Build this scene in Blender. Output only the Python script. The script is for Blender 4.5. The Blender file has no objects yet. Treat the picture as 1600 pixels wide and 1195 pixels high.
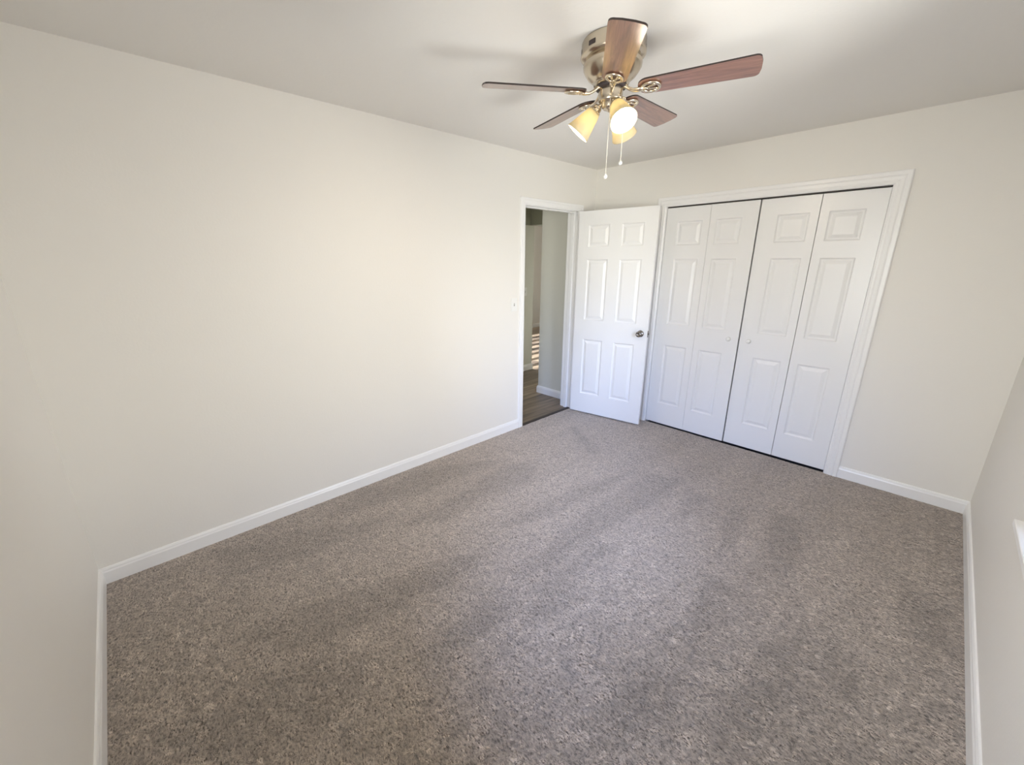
import bpy, bmesh, math, random
from mathutils import Vector, Matrix, noise
random.seed(4)
PI = math.pi
C = bpy.context.scene.collection
SC = bpy.context.scene

# ------------------------------------------------------------------ camera
W, D, H = 2.98, 4.09, 2.44            # bedroom: x 0..W, y 0..D, z 0..H
cd = bpy.data.cameras.new('camera'); cam = bpy.data.objects.new('camera', cd); C.objects.link(cam)
yaw, pitch, roll = -0.82697, 0.28355, -0.00325
f = Vector((math.sin(yaw)*math.cos(pitch), math.cos(yaw)*math.cos(pitch), -math.sin(pitch)))
r = Vector((math.cos(yaw), -math.sin(yaw), 0)); u = r.cross(f)
r, u = r*math.cos(roll)+u*math.sin(roll), -r*math.sin(roll)+u*math.cos(roll)
M = Matrix((r, u, -f)).transposed().to_4x4(); M.translation = (2.6185, 0.3219, 1.5697)
cam.matrix_world = M
cd.sensor_width = 36; cd.sensor_fit = 'HORIZONTAL'; cd.lens = 638.55/1600*36
cd.shift_x = 23.2/1600; cd.shift_y = -2.7/1600; cd.clip_start = 0.02
SC.camera = cam

# ------------------------------------------------------------------ light
wd = bpy.data.worlds.new('sky'); SC.world = wd; wd.use_nodes = True
nt = wd.node_tree; nt.nodes.clear()
tc = nt.nodes.new('ShaderNodeTexCoord'); sx = nt.nodes.new('ShaderNodeSeparateXYZ')
mr = nt.nodes.new('ShaderNodeMapRange'); mr.inputs[1].default_value = -1; mr.inputs[2].default_value = 1
bg = nt.nodes.new('ShaderNodeBackground'); wo = nt.nodes.new('ShaderNodeOutputWorld')
nt.links.new(tc.outputs['Generated'], sx.inputs[0]); nt.links.new(sx.outputs[2], mr.inputs[0])
def sky_ramp(stops):
    cr = nt.nodes.new('ShaderNodeValToRGB'); el = cr.color_ramp.elements; nt.links.new(mr.outputs[0], cr.inputs[0])
    for i, (z, c) in enumerate(stops):
        e = el[i] if i < 2 else el.new((z+1)/2)
        e.position = (z+1)/2; e.color = (*c, 1)
    return cr
# hazy pale sky over bright ground; a clear blue, much brighter quarter of the sky towards (+x, -y)
pale = sky_ramp([(-1, (4.6, 4.7, 4.6)), (-.65, (3.2, 3.25, 3.15)), (-.35, (1.0, 1.0, .95)), (.0, (1.48, 1.50, 1.42)), (.28, (1.66, 1.72, 1.74)), (.45, (1.1, 1.33, 1.85)), (1, (.65, .83, 1.25))])
blue = sky_ramp([(-1, (4.4, 4.3, 4.1)), (-.55, (2.9, 2.8, 2.6)), (-.25, (1.6, 1.6, 1.45)), (.02, (2.05, 2.1, 2.0)), (.12, (1.95, 2.25, 2.8)), (.25, (1.6, 2.3, 4.2)), (1, (1.2, 1.8, 3.6))])
hz = nt.nodes.new('ShaderNodeVectorMath'); hz.operation = 'MULTIPLY'; hz.inputs[1].default_value = (1, 1, 0)
nm = nt.nodes.new('ShaderNodeVectorMath'); nm.operation = 'NORMALIZE'
dt = nt.nodes.new('ShaderNodeVectorMath'); dt.operation = 'DOT_PRODUCT'; dt.inputs[1].default_value = (.52, -.854, 0)
lobe = nt.nodes.new('ShaderNodeMapRange'); lobe.interpolation_type = 'SMOOTHSTEP'; lobe.inputs[1].default_value = .73; lobe.inputs[2].default_value = .95
mixs = nt.nodes.new('ShaderNodeMix'); mixs.data_type = 'RGBA'
nt.links.new(tc.outputs['Generated'], hz.inputs[0]); nt.links.new(hz.outputs[0], nm.inputs[0]); nt.links.new(nm.outputs[0], dt.inputs[0])
nt.links.new(dt.outputs['Value'], lobe.inputs[0]); nt.links.new(lobe.outputs[0], mixs.inputs[0])
nt.links.new(pale.outputs[0], mixs.inputs[6]); nt.links.new(blue.outputs[0], mixs.inputs[7])
nt.links.new(mixs.outputs[2], bg.inputs[0]); nt.links.new(bg.outputs[0], wo.inputs[0])
bg.inputs[1].default_value = 10.8

def lamp(name, kind, loc, energy, col, **k):
    l = bpy.data.lights.new(name, kind); l.energy = energy; l.color = col
    for a, b in k.items(): setattr(l, a, b)
    o = bpy.data.objects.new(name, l); o.location = loc; C.objects.link(o); return o
# daylight portals: they only guide the sky light through the two window openings
WY0, WY1, WZ0, WZ1 = 1.62, 2.54, 0.66, 2.02
o = lamp('window_portal', 'AREA', (W+.13, (WY0+WY1)/2, (WZ0+WZ1)/2), 1, (1, 1, 1), shape='RECTANGLE', size=WZ1-WZ0, size_y=WY1-WY0)
o.rotation_euler = (0, PI/2, 0); o.data.cycles.is_portal = True
VX0, VX1 = 1.70, 2.54                      # unseen window added in the front wall
o = lamp('window_portal', 'AREA', ((VX0+VX1)/2, -.13, (WZ0+WZ1)/2), 1, (1, 1, 1), shape='RECTANGLE', size=VX1-VX0, size_y=WZ1-WZ0)
o.rotation_euler = (PI/2, 0, 0); o.data.cycles.is_portal = True
FY0, FY1, FZ0, FZ1 = 4.75, 7.35, 0.45, 2.15
o = lamp('window_portal', 'AREA', (-4.33, (FY0+FY1)/2, (FZ0+FZ1)/2), 1, (1, 1, 1), shape='RECTANGLE', size=FZ1-FZ0, size_y=FY1-FY0)
o.rotation_euler = (0, -PI/2, 0); o.data.cycles.is_portal = True
o = lamp('sun', 'SUN', (-6, 6, 5), 26.0, (.92, .95, 1), angle=0.01)
o.rotation_euler = Vector((-1, 0, .69)).to_track_quat('Z', 'Y').to_euler()

vs = SC.view_settings
vs.view_transform = 'Standard'; vs.look = 'None'; vs.gamma = 1; vs.use_curve_mapping = False; vs.exposure = -0.12
SC.cycles.use_denoising = True
SC.cycles.max_bounces = 12; SC.cycles.diffuse_bounces = 8; SC.cycles.transmission_bounces = 8
SC.cycles.sample_clamp_indirect = 6; SC.cycles.caustics_reflective = False; SC.cycles.caustics_refractive = False

# ------------------------------------------------------------------ materials
def mat(name, col, rough=.5, metal=0, **k):
    m = bpy.data.materials.new(name); m.use_nodes = True
    b = m.node_tree.nodes['Principled BSDF']
    b.inputs['Base Color'].default_value = (*col, 1); b.inputs['Roughness'].default_value = rough
    b.inputs['Metallic'].default_value = metal
    for a, v in k.items(): b.inputs[a.replace('_', ' ')].default_value = v
    return m
def N(m, t, **k):
    n = m.node_tree.nodes.new(t)
    for a, v in k.items(): setattr(n, a, v)
    return n
def L(m, a, b): m.node_tree.links.new(a, b)
def bump(m, scale, strength, dist=.002, detail=3, stretch=None):
    b = m.node_tree.nodes['Principled BSDF']
    tc = N(m, 'ShaderNodeTexCoord'); n = N(m, 'ShaderNodeTexNoise'); bp = N(m, 'ShaderNodeBump')
    mp = N(m, 'ShaderNodeMapping')
    if stretch: mp.inputs['Scale'].default_value = stretch
    L(m, tc.outputs['Object'], mp.inputs[0]); L(m, mp.outputs[0], n.inputs['Vector'])
    n.inputs['Scale'].default_value = scale; n.inputs['Detail'].default_value = detail
    bp.inputs['Strength'].default_value = strength; bp.inputs['Distance'].default_value = dist
    L(m, n.outputs['Fac'], bp.inputs['Height']); L(m, bp.outputs[0], b.inputs['Normal'])
    return m
WALL = bump(mat('wall_paint', (.80, .782, .745), .55), 90, .25, .0015)
CEIL = bump(mat('ceiling_paint', (.79, .775, .745), .8), 60, .3, .002)
HALLW = bump(mat('hall_wall_paint', (.68, .68, .62), .6), 90, .25, .0015)
TRIM = mat('trim_paint', (.86, .86, .86), .28)
DOOR = bump(mat('door_paint', (.83, .83, .83), .30), 40, .12, .001, stretch=(6, 6, .35))
DARK = mat('closet_inside', (.05, .045, .05), .9)
NICKEL = bump(mat('brushed_nickel', (.60, .53, .43), .24, 1), 60, .06, .0008, stretch=(1, 1, 14))
BRIGHT = mat('polished_nickel', (.74, .66, .53), .24, 1)
KNOBM = mat('satin_nickel_knob', (.27, .25, .23), .22, 1)
VENT = mat('dark_vent', (.03, .02, .02), .6)
PLASTIC = mat('white_plastic', (.82, .82, .80), .3)
CHAIN = mat('white_chain', (.80, .76, .68), .35, .3)

def wood(name, c0, c1, c2, sc=(1.2, 16, 16), rough=.36, coat=1.0):
    m = mat(name, c0, rough, Coat_Weight=coat, Coat_Roughness=.24, Specular_IOR_Level=.8)
    b = m.node_tree.nodes['Principled BSDF']
    tc = N(m, 'ShaderNodeTexCoord'); mp = N(m, 'ShaderNodeMapping'); n = N(m, 'ShaderNodeTexNoise'); r_ = N(m, 'ShaderNodeValToRGB')
    mp.inputs['Scale'].default_value = sc; n.inputs['Scale'].default_value = 4; n.inputs['Detail'].default_value = 19
    n.inputs['Roughness'].default_value = .65; n.inputs['Distortion'].default_value = .8
    e = r_.color_ramp.elements; e[0].position = .3; e[0].color = (*c0, 1); e[1].position = .72; e[1].color = (*c2, 1)
    k = e.new(.5); k.color = (*c1, 1)
    L(m, tc.outputs['Object'], mp.inputs[0]); L(m, mp.outputs[0], n.inputs['Vector']); L(m, n.outputs['Fac'], r_.inputs[0])
    L(m, r_.outputs[0], b.inputs['Base Color'])
    return m
BLADE = wood('walnut_blade', (.10, .045, .028), (.20, .092, .06), (.31, .155, .10))
EDGE = mat('blade_edge', (.02, .012, .01), .4)

# frosted cream glass of the lamp shades
SHADE = bpy.data.materials.new('frosted_cream_glass'); SHADE.use_nodes = True
SHADE.node_tree.nodes.clear()
_o = N(SHADE, 'ShaderNodeOutputMaterial'); _m = N(SHADE, 'ShaderNodeMixShader'); _t = N(SHADE, 'ShaderNodeBsdfTranslucent')
_p = N(SHADE, 'ShaderNodeBsdfPrincipled')
_t.inputs[0].default_value = (.38, .335, .21, 1); _p.inputs['Base Color'].default_value = (.80, .74, .55, 1); _p.inputs['Roughness'].default_value = .25
_m.inputs[0].default_value = .45
L(SHADE, _t.outputs[0], _m.inputs[1]); L(SHADE, _p.outputs[0], _m.inputs[2]); L(SHADE, _m.outputs[0], _o.inputs[0])
BULB = bpy.data.materials.new('lit_bulb'); BULB.use_nodes = True; BULB.node_tree.nodes.clear()
_o = N(BULB, 'ShaderNodeOutputMaterial'); _e = N(BULB, 'ShaderNodeEmission')
_e.inputs[0].default_value = (1, .86, .68, 1); _e.inputs[1].default_value = 680
L(BULB, _e.outputs[0], _o.inputs[0])
# window glass
GLASS = bpy.data.materials.new('window_glass'); GLASS.use_nodes = True; GLASS.node_tree.nodes.clear()
_o = N(GLASS, 'ShaderNodeOutputMaterial'); _m = N(GLASS, 'ShaderNodeMixShader'); _t = N(GLASS, 'ShaderNodeBsdfTransparent')
_g = N(GLASS, 'ShaderNodeBsdfGlossy'); _f = N(GLASS, 'ShaderNodeFresnel'); _g.inputs['Roughness'].default_value = .02
L(GLASS, _f.outputs[0], _m.inputs[0]); L(GLASS, _t.outputs[0], _m.inputs[1]); L(GLASS, _g.outputs[0], _m.inputs[2]); L(GLASS, _m.outputs[0], _o.inputs[0])

# carpet: curled pile; the vacuum strokes come from the 'nap' attribute of the mesh
CARPET = mat('cut_pile_carpet', (.3, .27, .24), .95, Sheen_Weight=.35, Sheen_Roughness=.5)
def carpet_nodes(m):
    b = m.node_tree.nodes['Principled BSDF']
    tc = N(m, 'ShaderNodeTexCoord')
    w = N(m, 'ShaderNodeTexNoise'); w.inputs['Scale'].default_value = 45; w.inputs['Detail'].default_value = 2
    mx = N(m, 'ShaderNodeMix', data_type='VECTOR'); mx.inputs[0].default_value = .018
    L(m, tc.outputs['Object'], mx.inputs[4]); L(m, w.outputs['Color'], mx.inputs[5])
    mp = N(m, 'ShaderNodeMapping'); mp.inputs['Rotation'].default_value = (0, 0, .35); mp.inputs['Scale'].default_value = (.5, 1, 1)
    L(m, mx.outputs[1], mp.inputs[0])
    n1 = N(m, 'ShaderNodeTexNoise'); n1.inputs['Scale'].default_value = 180; n1.inputs['Detail'].default_value = 3; n1.inputs['Roughness'].default_value = .6
    L(m, mp.outputs[0], n1.inputs['Vector'])
    n2 = N(m, 'ShaderNodeTexNoise'); n2.inputs['Scale'].default_value = 28; n2.inputs['Detail'].default_value = 3
    L(m, tc.outputs['Object'], n2.inputs['Vector'])
    r1 = N(m, 'ShaderNodeValToRGB'); e = r1.color_ramp.elements
    e[0].position = .36; e[0].color = (.06, .045, .037, 1); e[1].position = .60; e[1].color = (.56, .48, .415, 1)  # low pile coloured dark: shade between the tufts painted in
    k = e.new(.45); k.color = (.315, .262, .222, 1)
    L(m, n1.outputs['Fac'], r1.inputs[0])
    at = N(m, 'ShaderNodeAttribute', attribute_name='nap')
    mr = N(m, 'ShaderNodeMapRange'); mr.inputs[3].default_value = .72; mr.inputs[4].default_value = 1.30
    L(m, n2.outputs['Fac'], mr.inputs[0])
    mu = N(m, 'ShaderNodeMath', operation='MULTIPLY'); L(m, at.outputs['Fac'], mu.inputs[0]); L(m, mr.outputs[0], mu.inputs[1])
    mc = N(m, 'ShaderNodeVectorMath', operation='SCALE'); L(m, r1.outputs[0], mc.inputs[0]); L(m, mu.outputs[0], mc.inputs['Scale'])
    L(m, mc.outputs[0], b.inputs['Base Color'])
    bp = N(m, 'ShaderNodeBump'); bp.inputs['Strength'].default_value = 1.0; bp.inputs['Distance'].default_value = .008
    L(m, n1.outputs['Fac'], bp.inputs['Height']); L(m, bp.outputs[0], b.inputs['Normal'])
carpet_nodes(CARPET)

# vinyl planks of the hall, boards running along y
PLANK = mat('vinyl_plank', (.2, .15, .11), .35)
def plank_nodes(m):
    b = m.node_tree.nodes['Principled BSDF']; tc = N(m, 'ShaderNodeTexCoord')
    mp = N(m, 'ShaderNodeMapping'); mp.inputs['Rotation'].default_value = (0, 0, PI/2); L(m, tc.outputs['Object'], mp.inputs[0])
    br = N(m, 'ShaderNodeTexBrick'); br.inputs['Scale'].default_value = 1; br.inputs['Brick Width'].default_value = 1.2
    br.inputs['Row Height'].default_value = .18; br.inputs['Mortar Size'].default_value = .0015; br.offset = .37
    br.inputs['Color1'].default_value = (.50, .38, .26, 1); br.inputs['Color2'].default_value = (.20, .15, .11, 1); br.inputs['Mortar'].default_value = (.03, .02, .02, 1)
    L(m, mp.outputs[0], br.inputs['Vector'])
    m2 = N(m, 'ShaderNodeMapping'); m2.inputs['Scale'].default_value = (9, .8, 1); L(m, tc.outputs['Object'], m2.inputs[0])
    n = N(m, 'ShaderNodeTexNoise'); n.inputs['Scale'].default_value = 2.2; n.inputs['Detail'].default_value = 8; n.inputs['Roughness'].default_value = .6
    L(m, m2.outputs[0], n.inputs['Vector'])
    r1 = N(m, 'ShaderNodeValToRGB'); r1.color_ramp.elements[0].position = .3; r1.color_ramp.elements[0].color = (.22, .20, .19, 1)
    r1.color_ramp.elements[1].position = .7; r1.color_ramp.elements[1].color = (1.0, 1.0, 1.0, 1); L(m, n.outputs['Fac'], r1.inputs[0])
    mx = N(m, 'ShaderNodeMix', data_type='RGBA', blend_type='MULTIPLY'); mx.inputs[0].default_value = 1
    L(m, br.outputs['Color'], mx.inputs[6]); L(m, r1.outputs[0], mx.inputs[7]); L(m, mx.outputs[2], b.inputs['Base Color'])
plank_nodes(PLANK)

# ------------------------------------------------------------------ helpers
def obj(name, bm, m, parent=None, smooth=False, bevel=0):
    me = bpy.data.meshes.new(name); bmesh.ops.recalc_face_normals(bm, faces=bm.faces[:]); bm.to_mesh(me); bm.free()
    for mm in (m if isinstance(m, (list, tuple)) else [m]): me.materials.append(mm)
    if smooth:
        for p in me.polygons: p.use_smooth = True
    o = bpy.data.objects.new(name, me); C.objects.link(o)
    if parent: o.parent = parent
    if bevel:
        b = o.modifiers.new('bevel', 'BEVEL'); b.width = bevel; b.segments = 2; b.limit_method = 'ANGLE'
    return o
def tag(o, label=None, cat=None, kind=None, group=None):
    if label: o['label'] = label
    if cat: o['category'] = cat
    if kind: o['kind'] = kind
    if group: o['group'] = group
    return o
def empty(name, loc=(0, 0, 0), rz=0):
    o = bpy.data.objects.new(name, None); C.objects.link(o); o.location = loc; o.rotation_euler = (0, 0, rz); o.empty_display_size = .1
    return o
def box(bm, x0, x1, y0, y1, z0, z1, mi=0):
    v = [bm.verts.new((x, y, z)) for x in (x0, x1) for y in (y0, y1) for z in (z0, z1)]
    for q in ((0, 1, 3, 2), (4, 6, 7, 5), (0, 4, 5, 1), (2, 3, 7, 6), (0, 2, 6, 4), (1, 5, 7, 3)):
        fc = bm.faces.new([v[i] for i in q]); fc.material_index = mi
    return v
def boxes(*bs):
    bm = bmesh.new()
    for b in bs: box(bm, *b)
    return bm
def lathe(bm, prof, seg=48, mat4=None, cap0=False, cap1=False, mi=0):
    rings = []
    for (rr, z) in prof:
        ring = []
        for i in range(seg):
            a = 2*PI*i/seg; v = Vector((rr*math.cos(a), rr*math.sin(a), z))
            ring.append(bm.verts.new(mat4 @ v if mat4 else v))
        rings.append(ring)
    for a, b in zip(rings, rings[1:]):
        for i in range(seg):
            fc = bm.faces.new((a[i], a[(i+1) % seg], b[(i+1) % seg], b[i])); fc.smooth = True; fc.material_index = mi
    if cap0: bm.faces.new(rings[0][::-1]).material_index = mi
    if cap1: bm.faces.new(rings[-1]).material_index = mi
def tube(bm, pts, rad, seg=10, flat=1.0, closed=False):
    """swept tube; rad number or list; flat scales the thickness along the local vertical"""
    pts = [Vector(p) for p in pts]; n = len(pts); rings = []
    for i, p in enumerate(pts):
        a = pts[(i-1) % n] if (closed or i > 0) else pts[i]; b = pts[(i+1) % n] if (closed or i < n-1) else pts[i]
        t = (b-a).normalized(); up = Vector((0, 0, 1)) if abs(t.z) < .95 else Vector((0, 1, 0))
        s = t.cross(up).normalized(); w = s.cross(t).normalized()
        R_ = rad[i] if isinstance(rad, (list, tuple)) else rad
        rings.append([bm.verts.new(p + s*R_*math.cos(2*PI*k/seg) + w*R_*flat*math.sin(2*PI*k/seg)) for k in range(seg)])
    for i in range(n if closed else n-1):
        a, b = rings[i], rings[(i+1) % n]
        for k in range(seg): bm.faces.new((a[k], a[(k+1) % seg], b[(k+1) % seg], b[k])).smooth = True
    if not closed: bm.faces.new(rings[0][::-1]); bm.faces.new(rings[-1])
def S(name, bm, m, label, cat, **k):
    return tag(obj(name, bm, m, **k), label, cat, 'structure')

# ------------------------------------------------------------------ room shell
T = .12
DY0, DY1, DZ = 3.065, 3.82, 2.035          # bedroom doorway (clear opening)
CX0, CX1, CZ = .765, 2.238, 2.035          # closet opening
J = .02                                    # jamb thickness
S('wall_left', boxes((-T, 0, -T, DY0-J, -.02, H), (-T, 0, DY1+J, D+T, -.02, H), (-T, 0, DY0-J, DY1+J, DZ+J, H)), WALL,
  'long bare cream wall to the left, with the doorway at its far end', 'wall')
S('wall_back', boxes((0, CX0-J, D, D+T, -.02, H), (CX1+J, W+T+.02, D, D+T, -.02, H), (CX0-J, CX1+J, D, D+T, CZ+J, H)), WALL,
  'far cream wall holding the closet with its white folding doors', 'wall')
S('wall_right', boxes((W, W+T+.02, -T, WY0, -.02, H), (W, W+T+.02, WY1, D, -.02, H), (W, W+T+.02, WY0, WY1, -.02, WZ0), (W, W+T+.02, WY0, WY1, WZ1, H)), WALL,
  'shaded cream wall at the right edge, with the window sill on it', 'wall')
S('wall_front', boxes((0, VX0, -T, 0, -.02, H), (VX1, W, -T, 0, -.02, H), (VX0, VX1, -T, 0, -.02, WZ0), (VX0, VX1, -T, 0, WZ1, H)), WALL, 'cream wall at the lower left edge, nearest the viewer', 'wall')
S('ceiling', boxes((-4.5, W+T+.02, -T, 8.7, H, H+.15)), CEIL, 'smooth off-white ceiling carrying the fan', 'ceiling')

# carpet floor with the vacuum strokes
STROKES = [
 [(.47,2.38),(.6,2.59),(.78,2.39),(.72,1.9),(.75,1.6),(.63,1.36),(.57,1.73)],
 [(1.04,2.39),(1.17,2.82),(1.24,3.07),(1.22,2.48),(1.15,1.99),(1.05,1.8)],
 [(1.31,3.14),(1.57,3.18),(1.54,2.63),(1.49,2.09),(1.48,1.75),(1.38,1.59),(1.3,2.07),(1.32,2.59)],
 [(1.65,3.1),(1.81,3.11),(1.74,2.59),(1.71,2.59)],
 [(1.91,3.08),(2.02,3.15),(2.06,2.71),(2.04,2.52),(1.93,2.88)],
 [(2.09,3.22),(2.27,3.24),(2.36,2.89),(2.34,2.68),(2.34,2.52),(2.22,2.74)],
 [(1.49,2.09),(1.64,2.19),(1.61,1.73),(1.52,1.58),(1.51,1.91)],
 [(2.01,2.33),(2.2,2.31),(2.22,2.0),(2.21,1.8),(2.14,2.01)],
 [(1.4,1.4),(1.51,1.47),(1.54,1.27),(1.51,1.05),(1.43,.89),(1.43,1.11)],
 [(.93,1.0),(1.03,1.4),(1.16,1.6),(1.22,1.26),(1.16,.99),(1.1,.71),(1.03,.53),(.8,.4)],
 [(2.03,1.54),(2.22,1.71),(2.26,1.52),(2.19,1.34),(2.08,1.24)],
 [(2.37,2.05),(2.49,2.34),(2.52,2.03),(2.47,1.64),(2.36,1.47),(2.34,1.66)],
 [(1.51,1.67),(1.64,1.87),(1.7,1.57),(1.62,1.4)],
 [(1.14,.54),(1.3,.86),(1.43,.67),(1.36,.44),(1.28,.25),(1.07,.12)],
 [(.15,2.04),(.45,2.49),(.38,1.68),(.22,1.04),(.06,1.34)],
 [(.11,.47),(.28,1.02),(.51,1.43),(.49,.88),(.4,.47)],
 [(2.59,2.33),(2.72,2.28),(2.69,2.03),(2.62,2.02)],
 [(2.75,2.96),(2.92,2.94),(2.93,2.61),(2.83,2.59)],
 [(.32,3.38),(.43,3.41),(.84,3.13),(.82,3.04)]]
def sdist(px, py, poly):
    ins = False; dm = 9; n = len(poly)
    for i in range(n):
        ax, ay = poly[i]; bx, by = poly[(i+1) % n]
        if (ay > py) != (by > py) and px < (bx-ax)*(py-ay)/(by-ay)+ax: ins = not ins
        vx, vy = bx-ax, by-ay; t = max(0, min(1, ((px-ax)*vx+(py-ay)*vy)/(vx*vx+vy*vy)))
        dm = min(dm, math.hypot(px-ax-t*vx, py-ay-t*vy))
    return -dm if ins else dm
def nap(x, y):
    wx = x + .035*noise.noise(Vector((x*4, y*4, 0))); wy = y + .05*noise.noise(Vector((x*4, y*4, 7)))
    v = 1.0
    for p in STROKES:
        xs = [q[0] for q in p]; ys = [q[1] for q in p]
        if wx < min(xs)-.08 or wx > max(xs)+.08 or wy < min(ys)-.08 or wy > max(ys)+.08: continue
        s = sdist(wx, wy, p)
        k = 1/(1+math.exp(min(40, max(-40, s/.013))))
        v = min(v, 1 - .20*k)
    st_ = noise.noise(Vector((x*5.5+.4*math.sin(y), y*.9, 3)))       # long soft vacuum lanes
    fn = noise.noise(Vector((x*14, y*9, 5)))
    return v*(1.16 + .12*st_ + .07*fn)
bm = bmesh.new(); nx, ny = 200, 272; g = []
la = bm.verts.layers.float.new('nap')
for j in range(ny+1):
    row = []
    for i in range(nx+1):
        x = W*i/nx; y = D*j/ny
        v = bm.verts.new((x, y, .0015*noise.noise(Vector((x*30, y*30, 0))))); v[la] = nap(x, y); row.append(v)
    g.append(row)
for j in range(ny):
    for i in range(nx): bm.faces.new((g[j][i], g[j][i+1], g[j+1][i+1], g[j+1][i]))
bm.verts.index_update()
S('floor', bm, CARPET, 'taupe cut pile carpet with vacuum tracks across the whole room', 'carpet')
S('floor_base', boxes((-.03, W+T, -T, D+.8, -.12, -.02)), DARK, 'sub floor under the carpet', 'floor')

# ------------------------------------------------------------------ baseboards
BP = [(0, 0), (.014, 0), (.014, .066), (.011, .074), (.0105, .080), (.006, .088), (0, .09)]   # depth, height
def baseboard(name, a, b, nrm, label, prof=BP, m0=0, m1=0, parent=None):
    """run from a to b on the wall line, nrm points into the room; m0/m1 = +1 for an inside mitre, -1 outside"""
    a, b, n = Vector((*a, 0)), Vector((*b, 0)), Vector((*nrm, 0)); t = (b-a).normalized(); bm = bmesh.new(); R_ = []
    for (P_, s, mm) in ((a, 1, m0), (b, -1, m1)):
        R_.append([bm.verts.new(P_ + n*d + t*s*mm*d + Vector((0, 0, z))) for d, z in prof])
    k = len(prof)
    for i in range(k): bm.faces.new((R_[0][i], R_[0][(i+1) % k], R_[1][(i+1) % k], R_[1][i]))
    bm.faces.new(R_[0]); bm.faces.new(R_[1][::-1])
    return S(name, bm, TRIM, label, 'baseboard')
baseboard('baseboard_left', (0, 0), (0, 3.012), (1, 0), 'white baseboard along the long left wall up to the doorway', m0=1)
baseboard('baseboard_front', (0, 0), (W, 0), (0, 1), 'white baseboard at the lower left edge below the nearest wall', m0=1, m1=1)
baseboard('baseboard_right', (W, 0), (W, D), (-1, 0), 'white baseboard running up the right edge of the carpet', m0=1, m1=1)
baseboard('baseboard_back', (CX1+.083, D), (W, D), (0, -1), 'short white baseboard between closet casing and right corner', m1=1)
baseboard('baseboard_corner', (.0, D), (CX0-.083, D), (0, -1), 'white baseboard hidden in the corner behind the open door')

# ------------------------------------------------------------------ casings and jambs
CP = [(0, 0), (0, .010), (.006, .0135), (.014, .0125), (.020, .0155), (.032, .0165), (.036, .0145), (.040, .0175), (.054, .018), (.058, .015), (.058, 0)]
def casing(bm, u0, u1, zt, scale, place, depth=1):
    """mitred U of moulding; place(u, z, t) -> world"""
    prof = [(o_*scale, t*depth) for o_, t in CP]; stations = []
    for (uu, su, zz, sz) in ((u0, -1, -.0, 0), (u0, -1, zt, 1), (u1, 1, zt, 1), (u1, 1, 0, 0)):
        stations.append([bm.verts.new(place(uu+su*o_, zz+sz*o_, t)) for o_, t in prof])
    k = len(prof)
    for a, b in zip(stations, stations[1:]):
        for i in range(k): bm.faces.new((a[i], a[(i+1) % k], b[(i+1) % k], b[i]))
    bm.faces.new(stations[0]); bm.faces.new(stations[-1][::-1])
bm = bmesh.new(); casing(bm, DY0-.004, DY1+.004, DZ+.004, 1.0, lambda a, z, t: Vector((t, a, z)))
S('trim_1', bm, TRIM, 'white casing around the open doorway in the left wall', 'door casing')
bm = bmesh.new(); casing(bm, CX0-.004, CX1+.004, CZ-.006, 1.38, lambda a, z, t: Vector((a, D-t, z)), 1.1)
S('trim_2', bm, TRIM, 'wide white moulded casing around the closet doors', 'closet casing')
def jamb(name, label, bs): return S(name, boxes(*bs), TRIM, label, 'door jamb', bevel=.001)
jamb('trim_3', 'white jamb and stop lining the doorway', [(-T, .0, DY0-J, DY0, -.02, DZ), (-T, .0, DY1, DY1+J, -.02, DZ), (-T, .0, DY0-J, DY1+J, DZ, DZ+J),
     (-.075, -.04, DY0, DY0+.011, -.02, DZ), (-.075, -.04, DY1-.011, DY1, -.02, DZ), (-.075, -.04, DY0+.011, DY1-.011, DZ-.011, DZ)])
jamb('trim_4', 'white jamb lining the closet opening', [(CX0-J, CX0, D, D+T, -.02, CZ), (CX1, CX1+J, D, D+T, -.02, CZ), (CX0-J, CX1+J, D, D+T, CZ, CZ+J)])
bm = bmesh.new(); casing(bm, DY0-.004, DY1+.004, DZ+.004, 1.0, lambda a, z, t: Vector((-T-t, a, z)))
S('trim_5', bm, TRIM, 'white casing on the hall side of the doorway', 'door casing')
S('trim_6', boxes((CX0, CX1, D+.012, D+.045, CZ-.012, CZ)), mat('track_metal', (.06, .055, .055), .5, .6), 'dark bifold track in the gap above the closet doors', 'door track')
bm = bmesh.new()
k = [(-.035, -.004), (-.030, .006), (-.010, .008), (.008, .004), (.012, -.004)]
R_ = [[bm.verts.new((x, y, z)) for x, z in k] for y in (DY0, DY1)]
for i in range(4): bm.faces.new((R_[0][i], R_[0][i+1], R_[1][i+1], R_[1][i]))
bm.faces.new(R_[0]); bm.faces.new(R_[1][::-1]); bm.faces.new((R_[0][0], R_[0][4], R_[1][4], R_[1][0]))
S('trim_7', bm, mat('dark_transition', (.035, .026, .022), .5), 'dark transition strip between carpet and hall planks', 'threshold')

# closet interior
S('wall_closet', boxes((0, W, D+.75, D+.8, -.02, H), (-.0, .03, D+T, D+.75, -.02, H), (W-.03, W, D+T, D+.75, -.02, H)), WALL, 'dim closet walls behind the folding doors', 'wall')

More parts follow.
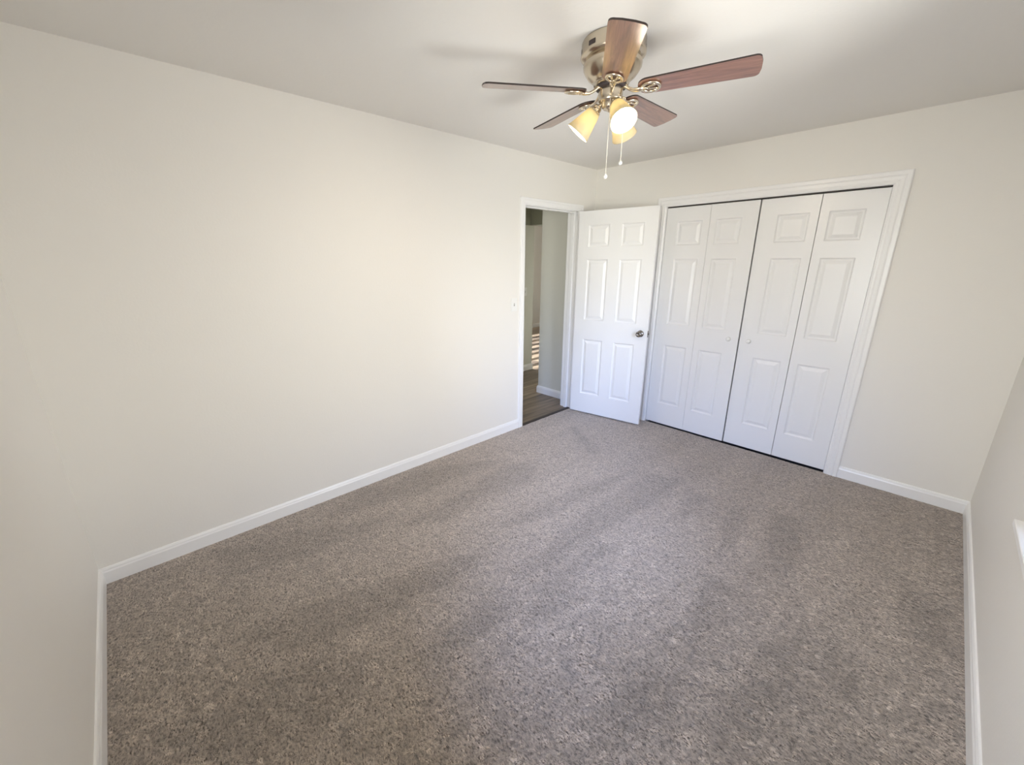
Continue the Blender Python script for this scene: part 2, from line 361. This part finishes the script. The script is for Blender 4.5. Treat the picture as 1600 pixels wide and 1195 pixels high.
# ------------------------------------------------------------------ panel doors
PZ = [(.222, .803), (1.003, 1.587), (1.703, 1.90)]      # the three panel heights
def panel_face(bm, w, h, z0, pxs):
    """face in the plane y=0 looking to -y, x 0..w, z z0..z0+h, with raised panels pressed in"""
    xs = sorted({0, w, *[c for p in pxs for c in p]}); zs = sorted({z0, z0+h, *[c for p in PZ for c in p]})
    V = {}
    def v(x, y, z):
        key = (round(x, 5), round(y, 5), round(z, 5))
        if key not in V: V[key] = bm.verts.new((x, y, z))
        return V[key]
    for i in range(len(xs)-1):
        for j in range(len(zs)-1):
            x0, x1, a, b = xs[i], xs[i+1], zs[j], zs[j+1]
            if any(abs(x0-p[0]) < 1e-6 and abs(x1-p[1]) < 1e-6 for p in pxs) and any(abs(a-p[0]) < 1e-6 and abs(b-p[1]) < 1e-6 for p in PZ):
                rings = [(0, 0), (.002, .004), (.006, .008), (.011, .011), (.017, .011), (.022, .0085), (.039, .0022), (.042, .0018)]
                Q = [[v(x0+o_, d, a+o_), v(x1-o_, d, a+o_), v(x1-o_, d, b-o_), v(x0+o_, d, b-o_)] for o_, d in rings]
                for q, w_ in zip(Q, Q[1:]):
                    for k in range(4): bm.faces.new((q[k], q[(k+1) % 4], w_[(k+1) % 4], w_[k]))
                bm.faces.new(Q[-1])
            else: bm.faces.new((v(x0, 0, a), v(x1, 0, a), v(x1, 0, b), v(x0, 0, b)))
    return v, xs, zs
def slab(w, h, z0, pxs, th):
    bm = bmesh.new()
    v, xs, zs = panel_face(bm, w, h, z0, pxs)
    z1 = z0+h
    back = [bm.verts.new(q) for q in ((0, th, z0), (w, th, z0), (w, th, z1), (0, th, z1))]
    bm.faces.new(back)
    bm.faces.new([v(x, 0, z0) for x in xs]+[back[1], back[0]]); bm.faces.new([v(x, 0, z1) for x in xs]+[back[2], back[3]])
    bm.faces.new([v(0, 0, z) for z in zs]+[back[3], back[0]]); bm.faces.new([v(w, 0, z) for z in zs]+[back[2], back[1]])
    return bm

# open bedroom door: local x runs from the hinge edge to the free edge, visible face looks to -y
ang = math.atan2(3.905-3.774, .79-.049)
door = tag(empty('door_1', (.049, 3.774, 0), ang), 'white six-panel door standing open in front of the closet corner', 'door', 'structure')
leaf = obj('door_leaf', slab(.752, 2.015, .014, [(.105, .315), (.43, .637)], .035), DOOR, door)
def knob(parent, x, z, ysgn, y0, m):
    bm = bmesh.new(); rot = Matrix.Translation((x, y0, z)) @ Matrix.Rotation(PI/2*(1 if ysgn < 0 else -1), 4, 'X')
    lathe(bm, [(0.0, 0), (.032, 0), (.032, .003), (.026, .007), (.012, .009), (.011, .022), (.017, .028), (.026, .036), (.0285, .045), (.026, .054), (.017, .060), (.010, .0605), (.0095, .059), (0.001, .059)], 32, rot)
    k = obj('door_knob', bm, m, parent); tag(k, 'satin nickel door knob'); return k
knob(door, .688, .915, -1, 0, KNOBM); knob(door, .688, .915, 1, .035, KNOBM)
obj('latch_plate', boxes((.7515, .7545, .006, .029, .885, .945), (.754, .762, .011, .023, .907, .925)), KNOBM, door)
for z in (.25, 1.05, 1.82):
    bm = boxes((-.0015, .0, .002, .033, z-.045, z+.045))
    lathe(bm, [(.0055, -.045), (.0055, .045)], 12, Matrix.Translation((-.006, .038, z)), True, True)
    obj('hinge', bm, KNOBM, door)

# closet bifold doors
def bifold(name, x0, split, x1, y, pA, pB, knob_x, label, gap):
    root = tag(empty(name, (x0, y, 0)), label, 'closet door', 'structure')
    h = 2.004; z0 = .014
    a = obj('door_leaf', slab(split-gap/2-x0, h, z0, [(p[0]-x0, p[1]-x0) for p in pA], .032), DOOR, root, bevel=.0012)
    b = obj('door_leaf', slab(x1-split-gap/2, h, z0, [(p[0]-split-gap/2, p[1]-split-gap/2) for p in pB], .032), DOOR, root, bevel=.0012)
    b.location = (split+gap/2-x0, 0, 0)
    bm = bmesh.new(); rot = Matrix.Translation((knob_x-x0, 0, .935)) @ Matrix.Rotation(PI/2, 4, 'X')
    lathe(bm, [(0.0, 0), (.010, 0), (.009, .008), (.010, .013), (.0165, .018), (.0185, .024), (.0165, .030), (.009, .0335), (.001, .034)], 28, rot)
    obj('door_knob', bm, PLASTIC, root)
    return root
bifold('door_2', .770, 1.143, 1.499, D+.004, [(.872, 1.082)], [(1.195, 1.386)], 1.43,
       'left pair of white panelled folding closet doors beside the open door', .0015)
bifold('door_3', 1.5075, 1.882, 2.2355, D+.012, [(1.628, 1.826)], [(1.938, 2.134)], 1.58,
       'right pair of white panelled folding closet doors beside the bare wall', .0035)

# ------------------------------------------------------------------ light switches
def switch(loc, rz, label):
    s = tag(empty('light_switch', loc, rz), label, 'light switch')
    bm = bmesh.new(); box(bm, -.035, .035, -.0055, 0, -.0575, .0575)
    bmesh.ops.bevel(bm, geom=[e for e in bm.edges if all(v.co.y < -.005 for v in e.verts)], offset=.003, segments=2)
    obj('plate', bm, PLASTIC, s)
    obj('toggle_slot', boxes((-.0055, .0055, -.0062, -.005, -.0125, .0125)), mat('slot_shade', (.30, .29, .28), .5), s)
    bm = boxes((-.0042, .0042, -.006, .002, -.005, .005)); bm.verts.ensure_lookup_table()
    for v in bm.verts:
        if v.co.y < 0: v.co.y = -.017; v.co.z += .007; v.co.z = .007+(v.co.z-.007)*.8
    obj('toggle', bm, PLASTIC, s)
    for z in (-.030, .030):
        bm = bmesh.new(); lathe(bm, [(.001, .0068), (.0032, .0062), (.0035, .005)], 12, Matrix.Translation((0, 0, z)) @ Matrix.Rotation(PI/2, 4, 'X'))
        obj('screw', bm, PLASTIC, s)
switch((0, 2.937, 1.20), PI/2, 'white toggle light switch on the cream wall left of the doorway')
switch((-1.465, 4.62, 1.16), PI/2, 'small white light switch on the hall wall seen through the doorway')

# ------------------------------------------------------------------ window on the right wall
def window(name, loc, rz, hw, label):
    win = tag(empty(name, loc, rz), label, 'window', 'structure')      # local +x points outdoors
    fr = .045
    obj('window_frame', boxes((.06, .115, -hw, -hw+fr, WZ0, WZ1), (.06, .115, hw-fr, hw, WZ0, WZ1), (.06, .115, -hw+fr, hw-fr, WZ1-fr, WZ1), (.06, .115, -hw+fr, hw-fr, WZ0, WZ0+fr),
        (.065, .11, -hw+fr, hw-fr, (WZ0+WZ1)/2-.02, (WZ0+WZ1)/2+.02)), TRIM, win, bevel=.002)
    obj('pane', boxes((.084, .088, -hw+fr, hw-fr, WZ0+fr, (WZ0+WZ1)/2-.02)), GLASS, win)
    obj('pane', boxes((.094, .098, -hw+fr, hw-fr, (WZ0+WZ1)/2+.02, WZ1-fr)), GLASS, win)
    obj('window_sill', boxes((-.033, .0, -hw-.05, hw+.05, WZ0-.022, WZ0+.001), (-.001, .06, -hw, hw, WZ0-.022, WZ0+.001)), TRIM, win, bevel=.003)
window('window_1', (W, (WY0+WY1)/2, 0), 0, (WY1-WY0)/2, 'window in the right wall, only the lit sill corner in view')
window('window_2', ((VX0+VX1)/2, 0, 0), -PI/2, (VX1-VX0)/2, 'unseen window added in the front wall beside the viewer')  # added for daylight, inferred from the blue light on the carpet

# ------------------------------------------------------------------ ceiling fan
FX, FY = 1.473, 2.035
fan = tag(empty('ceiling_fan', (FX, FY, H)), 'brushed nickel ceiling fan with five walnut blades and three lit lamps', 'ceiling fan')
bm = bmesh.new()
lathe(bm, [(0, 0), (.121, 0), (.127, -.002), (.1295, -.008), (.1295, -.046), (.132, -.050), (.132, -.056), (.127, -.062), (.110, -.067)], 64)
cpy = obj('canopy', bm, NICKEL, fan)
for k in range(8):          # vent slots in the canopy band
    bm = bmesh.new(); a0 = 2*PI*k/8 + .53; n = 5; V_ = []
    for i in range(n+1):
        a = a0 + .26*i/n
        V_.append([bm.verts.new(((.1302)*math.cos(a), (.1302)*math.sin(a), z)) for z in (-.027, -.043)] + [bm.verts.new(((.127)*math.cos(a), (.127)*math.sin(a), z)) for z in (-.043, -.027)])
    for a, b in zip(V_, V_[1:]):
        for q in range(4): bm.faces.new((a[q], a[(q+1) % 4], b[(q+1) % 4], b[q]))
    bm.faces.new(V_[0]); bm.faces.new(V_[-1][::-1])
    obj('vent_slot', bm, VENT, cpy)
bm = bmesh.new()
lathe(bm, [(.106, -.062), (.112, -.069), (.1175, -.078), (.1195, -.088), (.118, -.100), (.110, -.114), (.098, -.130), (.084, -.141), (.076, -.146), (.073, -.152), (.0735, -.157), (.070, -.160), (.0, -.160)], 64)
obj('motor_housing', bm, NICKEL, fan)
bm = bmesh.new()
lathe(bm, [(0, -.158), (.062, -.158), (.064, -.163), (.062, -.172), (.050, -.174), (0, -.174)], 48)
obj('flywheel', bm, VENT, fan)
bm = bmesh.new()
lathe(bm, [(0, -.172), (.049, -.172), (.0505, -.175), (.0505, -.214), (.049, -.219), (.041, -.223), (.036, -.226), (.034, -.240), (.026, -.247), (.010, -.250), (.008, -.256), (.001, -.258)], 48)
obj('switch_housing', bm, NICKEL, fan)

def blade_mesh():
    bm = bmesh.new(); out = []
    r0, r1, w0, w1, c = .112, .543, .046, .0605, .020
    def arc(cx, cy, rad, a0, a1, n): return [(cx+rad*math.cos(a0+(a1-a0)*i/n), cy+rad*math.sin(a0+(a1-a0)*i/n)) for i in range(n+1)]
    out += arc(r0+.040, -w0+.040-.003, .040, -PI, -PI/2, 8)
    out += arc(r1-c, -w1+c, c, -PI/2, 0, 6)
    out = out[:-1] + [(r1, -w1+c), (r1+.004, -.02), (r1+.004, .02)]
    out += arc(r1-c, w1-c, c, 0, PI/2, 6)
    out += arc(r0+.040, w0-.040+.003, .040, PI/2, PI, 8)
    top = [bm.verts.new((x, y, .003)) for x, y in out]; bot = [bm.verts.new((x, y, -.003)) for x, y in out]
    bm.faces.new(top); bm.faces.new(bot[::-1]); n = len(out)
    for i in range(n):
        fc = bm.faces.new((bot[i], bot[(i+1) % n], top[(i+1) % n], top[i])); fc.material_index = 1
    return bm
def iron_mesh():
    """cast arm that leaves the flywheel, dips and spreads into an open medallion under the blade (blade frame, untilted)"""
    bm = bmesh.new()
    tube(bm, [(.046, 0, .017), (.060, 0, .013), (.076, 0, .000), (.094, 0, -.009), (.114, 0, -.0105), (.134, 0, -.009)], [.014, .013, .011, .011, .013, .014], 12, .55)
    oval = [(.162+.034*math.cos(a), .030*math.sin(a), -.0085) for a in [2*PI*i/28 for i in range(28)]]
    tube(bm, oval, .0070, 8, .65, closed=True)
    tube(bm, [(.130, 0, -.0085), (.146, .002, -.009), (.160, .010, -.009), (.176, .012, -.0085), (.190, .016, -.0085)], [.008, .0065, .005, .006, .004], 8, .6)
    tube(bm, [(.146, -.001, -.009), (.160, -.010, -.009), (.176, -.012, -.0085), (.190, -.016, -.0085)], [.006, .005, .006, .004], 8, .6)
    for x, y in ((.146, 0), (.176, .020), (.176, -.020)):
        lathe(bm, [(.001, -.0145), (.005, -.0135), (.006, -.011), (.006, -.004)], 14, Matrix.Translation((x, y, 0)))
    return bm
PITCH = -math.radians(12)
b0 = i0 = None
for k in range(5):
    a = .346 + k*2*PI/5
    if k == 0:
        b0 = obj('blade', blade_mesh(), [BLADE, EDGE], fan); i0 = obj('blade_iron', iron_mesh(), BRIGHT, b0); b, i_ = b0, i0
    else:
        b = b0.copy(); C.objects.link(b); i_ = i0.copy(); C.objects.link(i_); b.parent = fan; i_.parent = b
    b.location = (0, 0, -.183); b.rotation_euler = (Matrix.Rotation(a, 3, 'Z') @ Matrix.Rotation(PITCH, 3, 'X')).to_euler()

def frame_from(axis, org):
    z = axis.normalized(); x = z.cross(Vector((0, 0, 1))).normalized(); y = z.cross(x)
    m_ = Matrix((x, y, z)).transposed().to_4x4(); m_.translation = org; return m_
for k, deg in enumerate((330, 90, 210)):
    d = Vector((math.cos(math.radians(deg)), math.sin(math.radians(deg)), 0)); ax = (d*.66 + Vector((0, 0, -.75))).normalized()
    org = d*.048 + Vector((0, 0, -.232))
    Mx = frame_from(ax, org)
    bm = bmesh.new()
    tube(bm, [d*.030+Vector((0, 0, -.228)), d*.040+Vector((0, 0, -.228)), d*.048+Vector((0, 0, -.231)), org+ax*.002], .0075, 12)
    lathe(bm, [(0, -.004), (.012, -.004), (.018, .0), (.0205, .004), (.0215, .016), (.0265, .018), (.0265, .026), (.0245, .028), (.0, .028)], 32, Mx)
    for q in range(3):          # thumb screws of the cup
        A = 2*PI*q/3 + .5; dd = Vector((math.cos(A), math.sin(A), 0))
        tube(bm, [Mx @ (dd*.024+Vector((0, 0, .022))), Mx @ (dd*.034+Vector((0, 0, .022)))], .0028, 8)
    arm = obj('lamp_holder', bm, BRIGHT, fan)
    bm = bmesh.new()
    outer = [(.0215, .018), (.0265, .022), (.0305, .032), (.0355, .052), (.0410, .075), (.0470, .098), (.0525, .117), (.0550, .126)]
    inner = [(r_-.0025, z_) for r_, z_ in outer[::-1]]
    lathe(bm, outer + [(.0540, .1278)] + inner, 48, Mx)
    obj('lamp_shade', bm, SHADE, arm)
    bm = bmesh.new()
    lathe(bm, [(0.001, .030), (.0125, .030), (.0135, .045), (.018, .056), (.0265, .070), (.0300, .082), (.0285, .093), (.022, .103), (.011, .108), (.001, .109)], 28, Mx)
    obj('light_bulb', bm, BULB, arm)

def chain(x, y, z0, z1, rb):
    bm = bmesh.new(); n = int((z0-z1)/.0055)
    tube(bm, [(x, y, z0), (x, y, z1)], .0009, 6)
    for i in range(n):
        bmesh.ops.create_icosphere(bm, subdivisions=1, radius=.0021, matrix=Matrix.Translation((x, y, z0-(i+.5)*.0055)))
    c = obj('pull_chain', bm, CHAIN, fan, smooth=True)
    bm = bmesh.new()
    lathe(bm, [(.001, .004+rb), (.003, .004+rb), (.0035, rb*.9), (rb*.75, rb*.66), (rb, 0), (rb*.75, -rb*.66), (rb*.35, -rb*.94), (.001, -rb)], 24, Matrix.Translation((x, y, z1-rb)))
    obj('chain_pendant', bm, PLASTIC, c)
tx, ty = .56, -.83; rx, ry = .677, .736
chain(.047*tx, .047*ty, -.205, 1.932-H, .0085)
chain(.062*rx+.015*tx, .062*ry+.015*ty, -.212, 1.992-H, .0085)
bm = bmesh.new()
tube(bm, [(.045*rx+.011*tx, .045*ry+.011*ty, -.205), (.062*rx+.015*tx, .062*ry+.015*ty, -.208), (.062*rx+.015*tx, .062*ry+.015*ty, -.214)], .003, 8)
obj('chain_guide', bm, BRIGHT, fan)

# ------------------------------------------------------------------ hall and the room beyond
S('floor_hall', boxes((-4.4, -.02, 1.9, 8.6, -.02, -.002)), PLANK, 'grey brown vinyl plank floor of the hall', 'floor')
S('wall_hall_right', boxes((-.625, -T, 4.0, 4.0+T, -.02, H), (-.625, -.505, 4.0+T, 8.6, -.02, H)), HALLW, 'grey hall wall just inside the doorway, on its right', 'wall')
S('wall_hall_left', boxes((-1.585, -1.465, 1.9, 4.79, -.02, H)), HALLW, 'narrow strip of grey hall wall at the left of the doorway view', 'wall')
S('wall_hall_end', boxes((-4.5, -T, 1.8, 1.9, -.02, H)), HALLW, 'hall end wall out of view', 'wall')
S('ceiling_soffit', boxes((-1.455, -.625, 4.70, 4.98, 2.045, H), (-1.470, -1.455, 1.9, 4.70, 2.045, H)), mat('olive_shade', (.36, .36, .28), .7),  # the soffit is dimly lit; that shade is put into its colour
  'soffit with its shade put into a dark olive tone, at the top left of the doorway view', 'soffit')
S('wall_far_room', boxes((-4.32, -4.2, 1.9, FY0, -.02, H), (-4.32, -4.2, FY1, 8.6, -.02, H), (-4.32, -4.2, FY0, FY1, -.02, FZ0), (-4.32, -4.2, FY0, FY1, FZ1, H)),
  WALL, 'pale wall of the far room, a thin bright strip through the doorway', 'wall')
S('wall_far_end', boxes((-4.32, -.505, 8.5, 8.62, -.02, H)), WALL, 'end wall of the far room out of view', 'wall')
w2 = tag(empty('window_3', (-4.26, (FY0+FY1)/2, 0)), 'window that throws the barred sunlight on the far floor', 'window', 'structure')
hw = (FY1-FY0)/2
bs = [(-.03, .03, -hw, -hw+.05, FZ0, FZ1), (-.03, .03, hw-.05, hw, FZ0, FZ1), (-.03, .03, -hw+.05, hw-.05, FZ0, FZ0+.05), (-.03, .03, -hw+.05, hw-.05, FZ1-.05, FZ1)]
z = FZ0+.2
while z < FZ1-.1: bs.append((-.012, .012, -hw+.05, hw-.05, z, z+.07)); z += .19
obj('window_frame', boxes(*bs), TRIM, w2)
obj('pane', boxes((-.016, -.013, -hw+.05, hw-.05, FZ0+.05, FZ1-.05)), GLASS, w2)
baseboard('baseboard_hall_right', (-.625, 4.0), (-T, 4.0), (0, -1), 'white baseboard under the grey hall wall inside the doorway', m0=-1)
baseboard('baseboard_hall_side', (-.625, 4.0), (-.625, 8.5), (-1, 0), 'white baseboard round the hall corner', m0=-1)
baseboard('baseboard_hall_left', (-1.465, 1.9), (-1.465, 4.79), (1, 0), 'short piece of white baseboard at the left of the doorway view', m1=-1)
baseboard('baseboard_hall_stub', (-1.465, 4.79), (-1.585, 4.79), (0, 1), 'white baseboard on the end of the hall wall', m0=-1)
baseboard('baseboard_far_room', (-4.2, 1.9), (-4.2, 8.5), (1, 0), 'distant white baseboard of the far room')

lt = tag(empty('added_ceiling_light', (-.85, 2.75, H)), 'round white flush light added out of view to brighten the hall', 'ceiling light')  # unseen lamp, added to brighten the hall
bm = bmesh.new(); lathe(bm, [(0, 0), (.17, 0), (.172, -.012), (.165, -.018), (0, -.018)], 40); obj('base', bm, TRIM, lt)
HL = mat('added_light_glass', (.9, .9, .88), .4); HL.node_tree.nodes['Principled BSDF'].inputs['Emission Color'].default_value = (1, .97, .90, 1); HL.node_tree.nodes['Principled BSDF'].inputs['Emission Strength'].default_value = 19
bm = bmesh.new(); lathe(bm, [(.155, -.018), (.150, -.045), (.125, -.070), (.080, -.086), (.001, -.092)], 40); obj('diffuser', bm, HL, lt)

c_ = lt.copy(); C.objects.link(c_); c_.location = (-2.6, 5.9, H); c_['label'] = 'round white flush light added out of view to brighten the far room'  # second added lamp, lifts the far room
for ch in list(lt.children):
    k_ = ch.copy(); C.objects.link(k_); k_.parent = c_
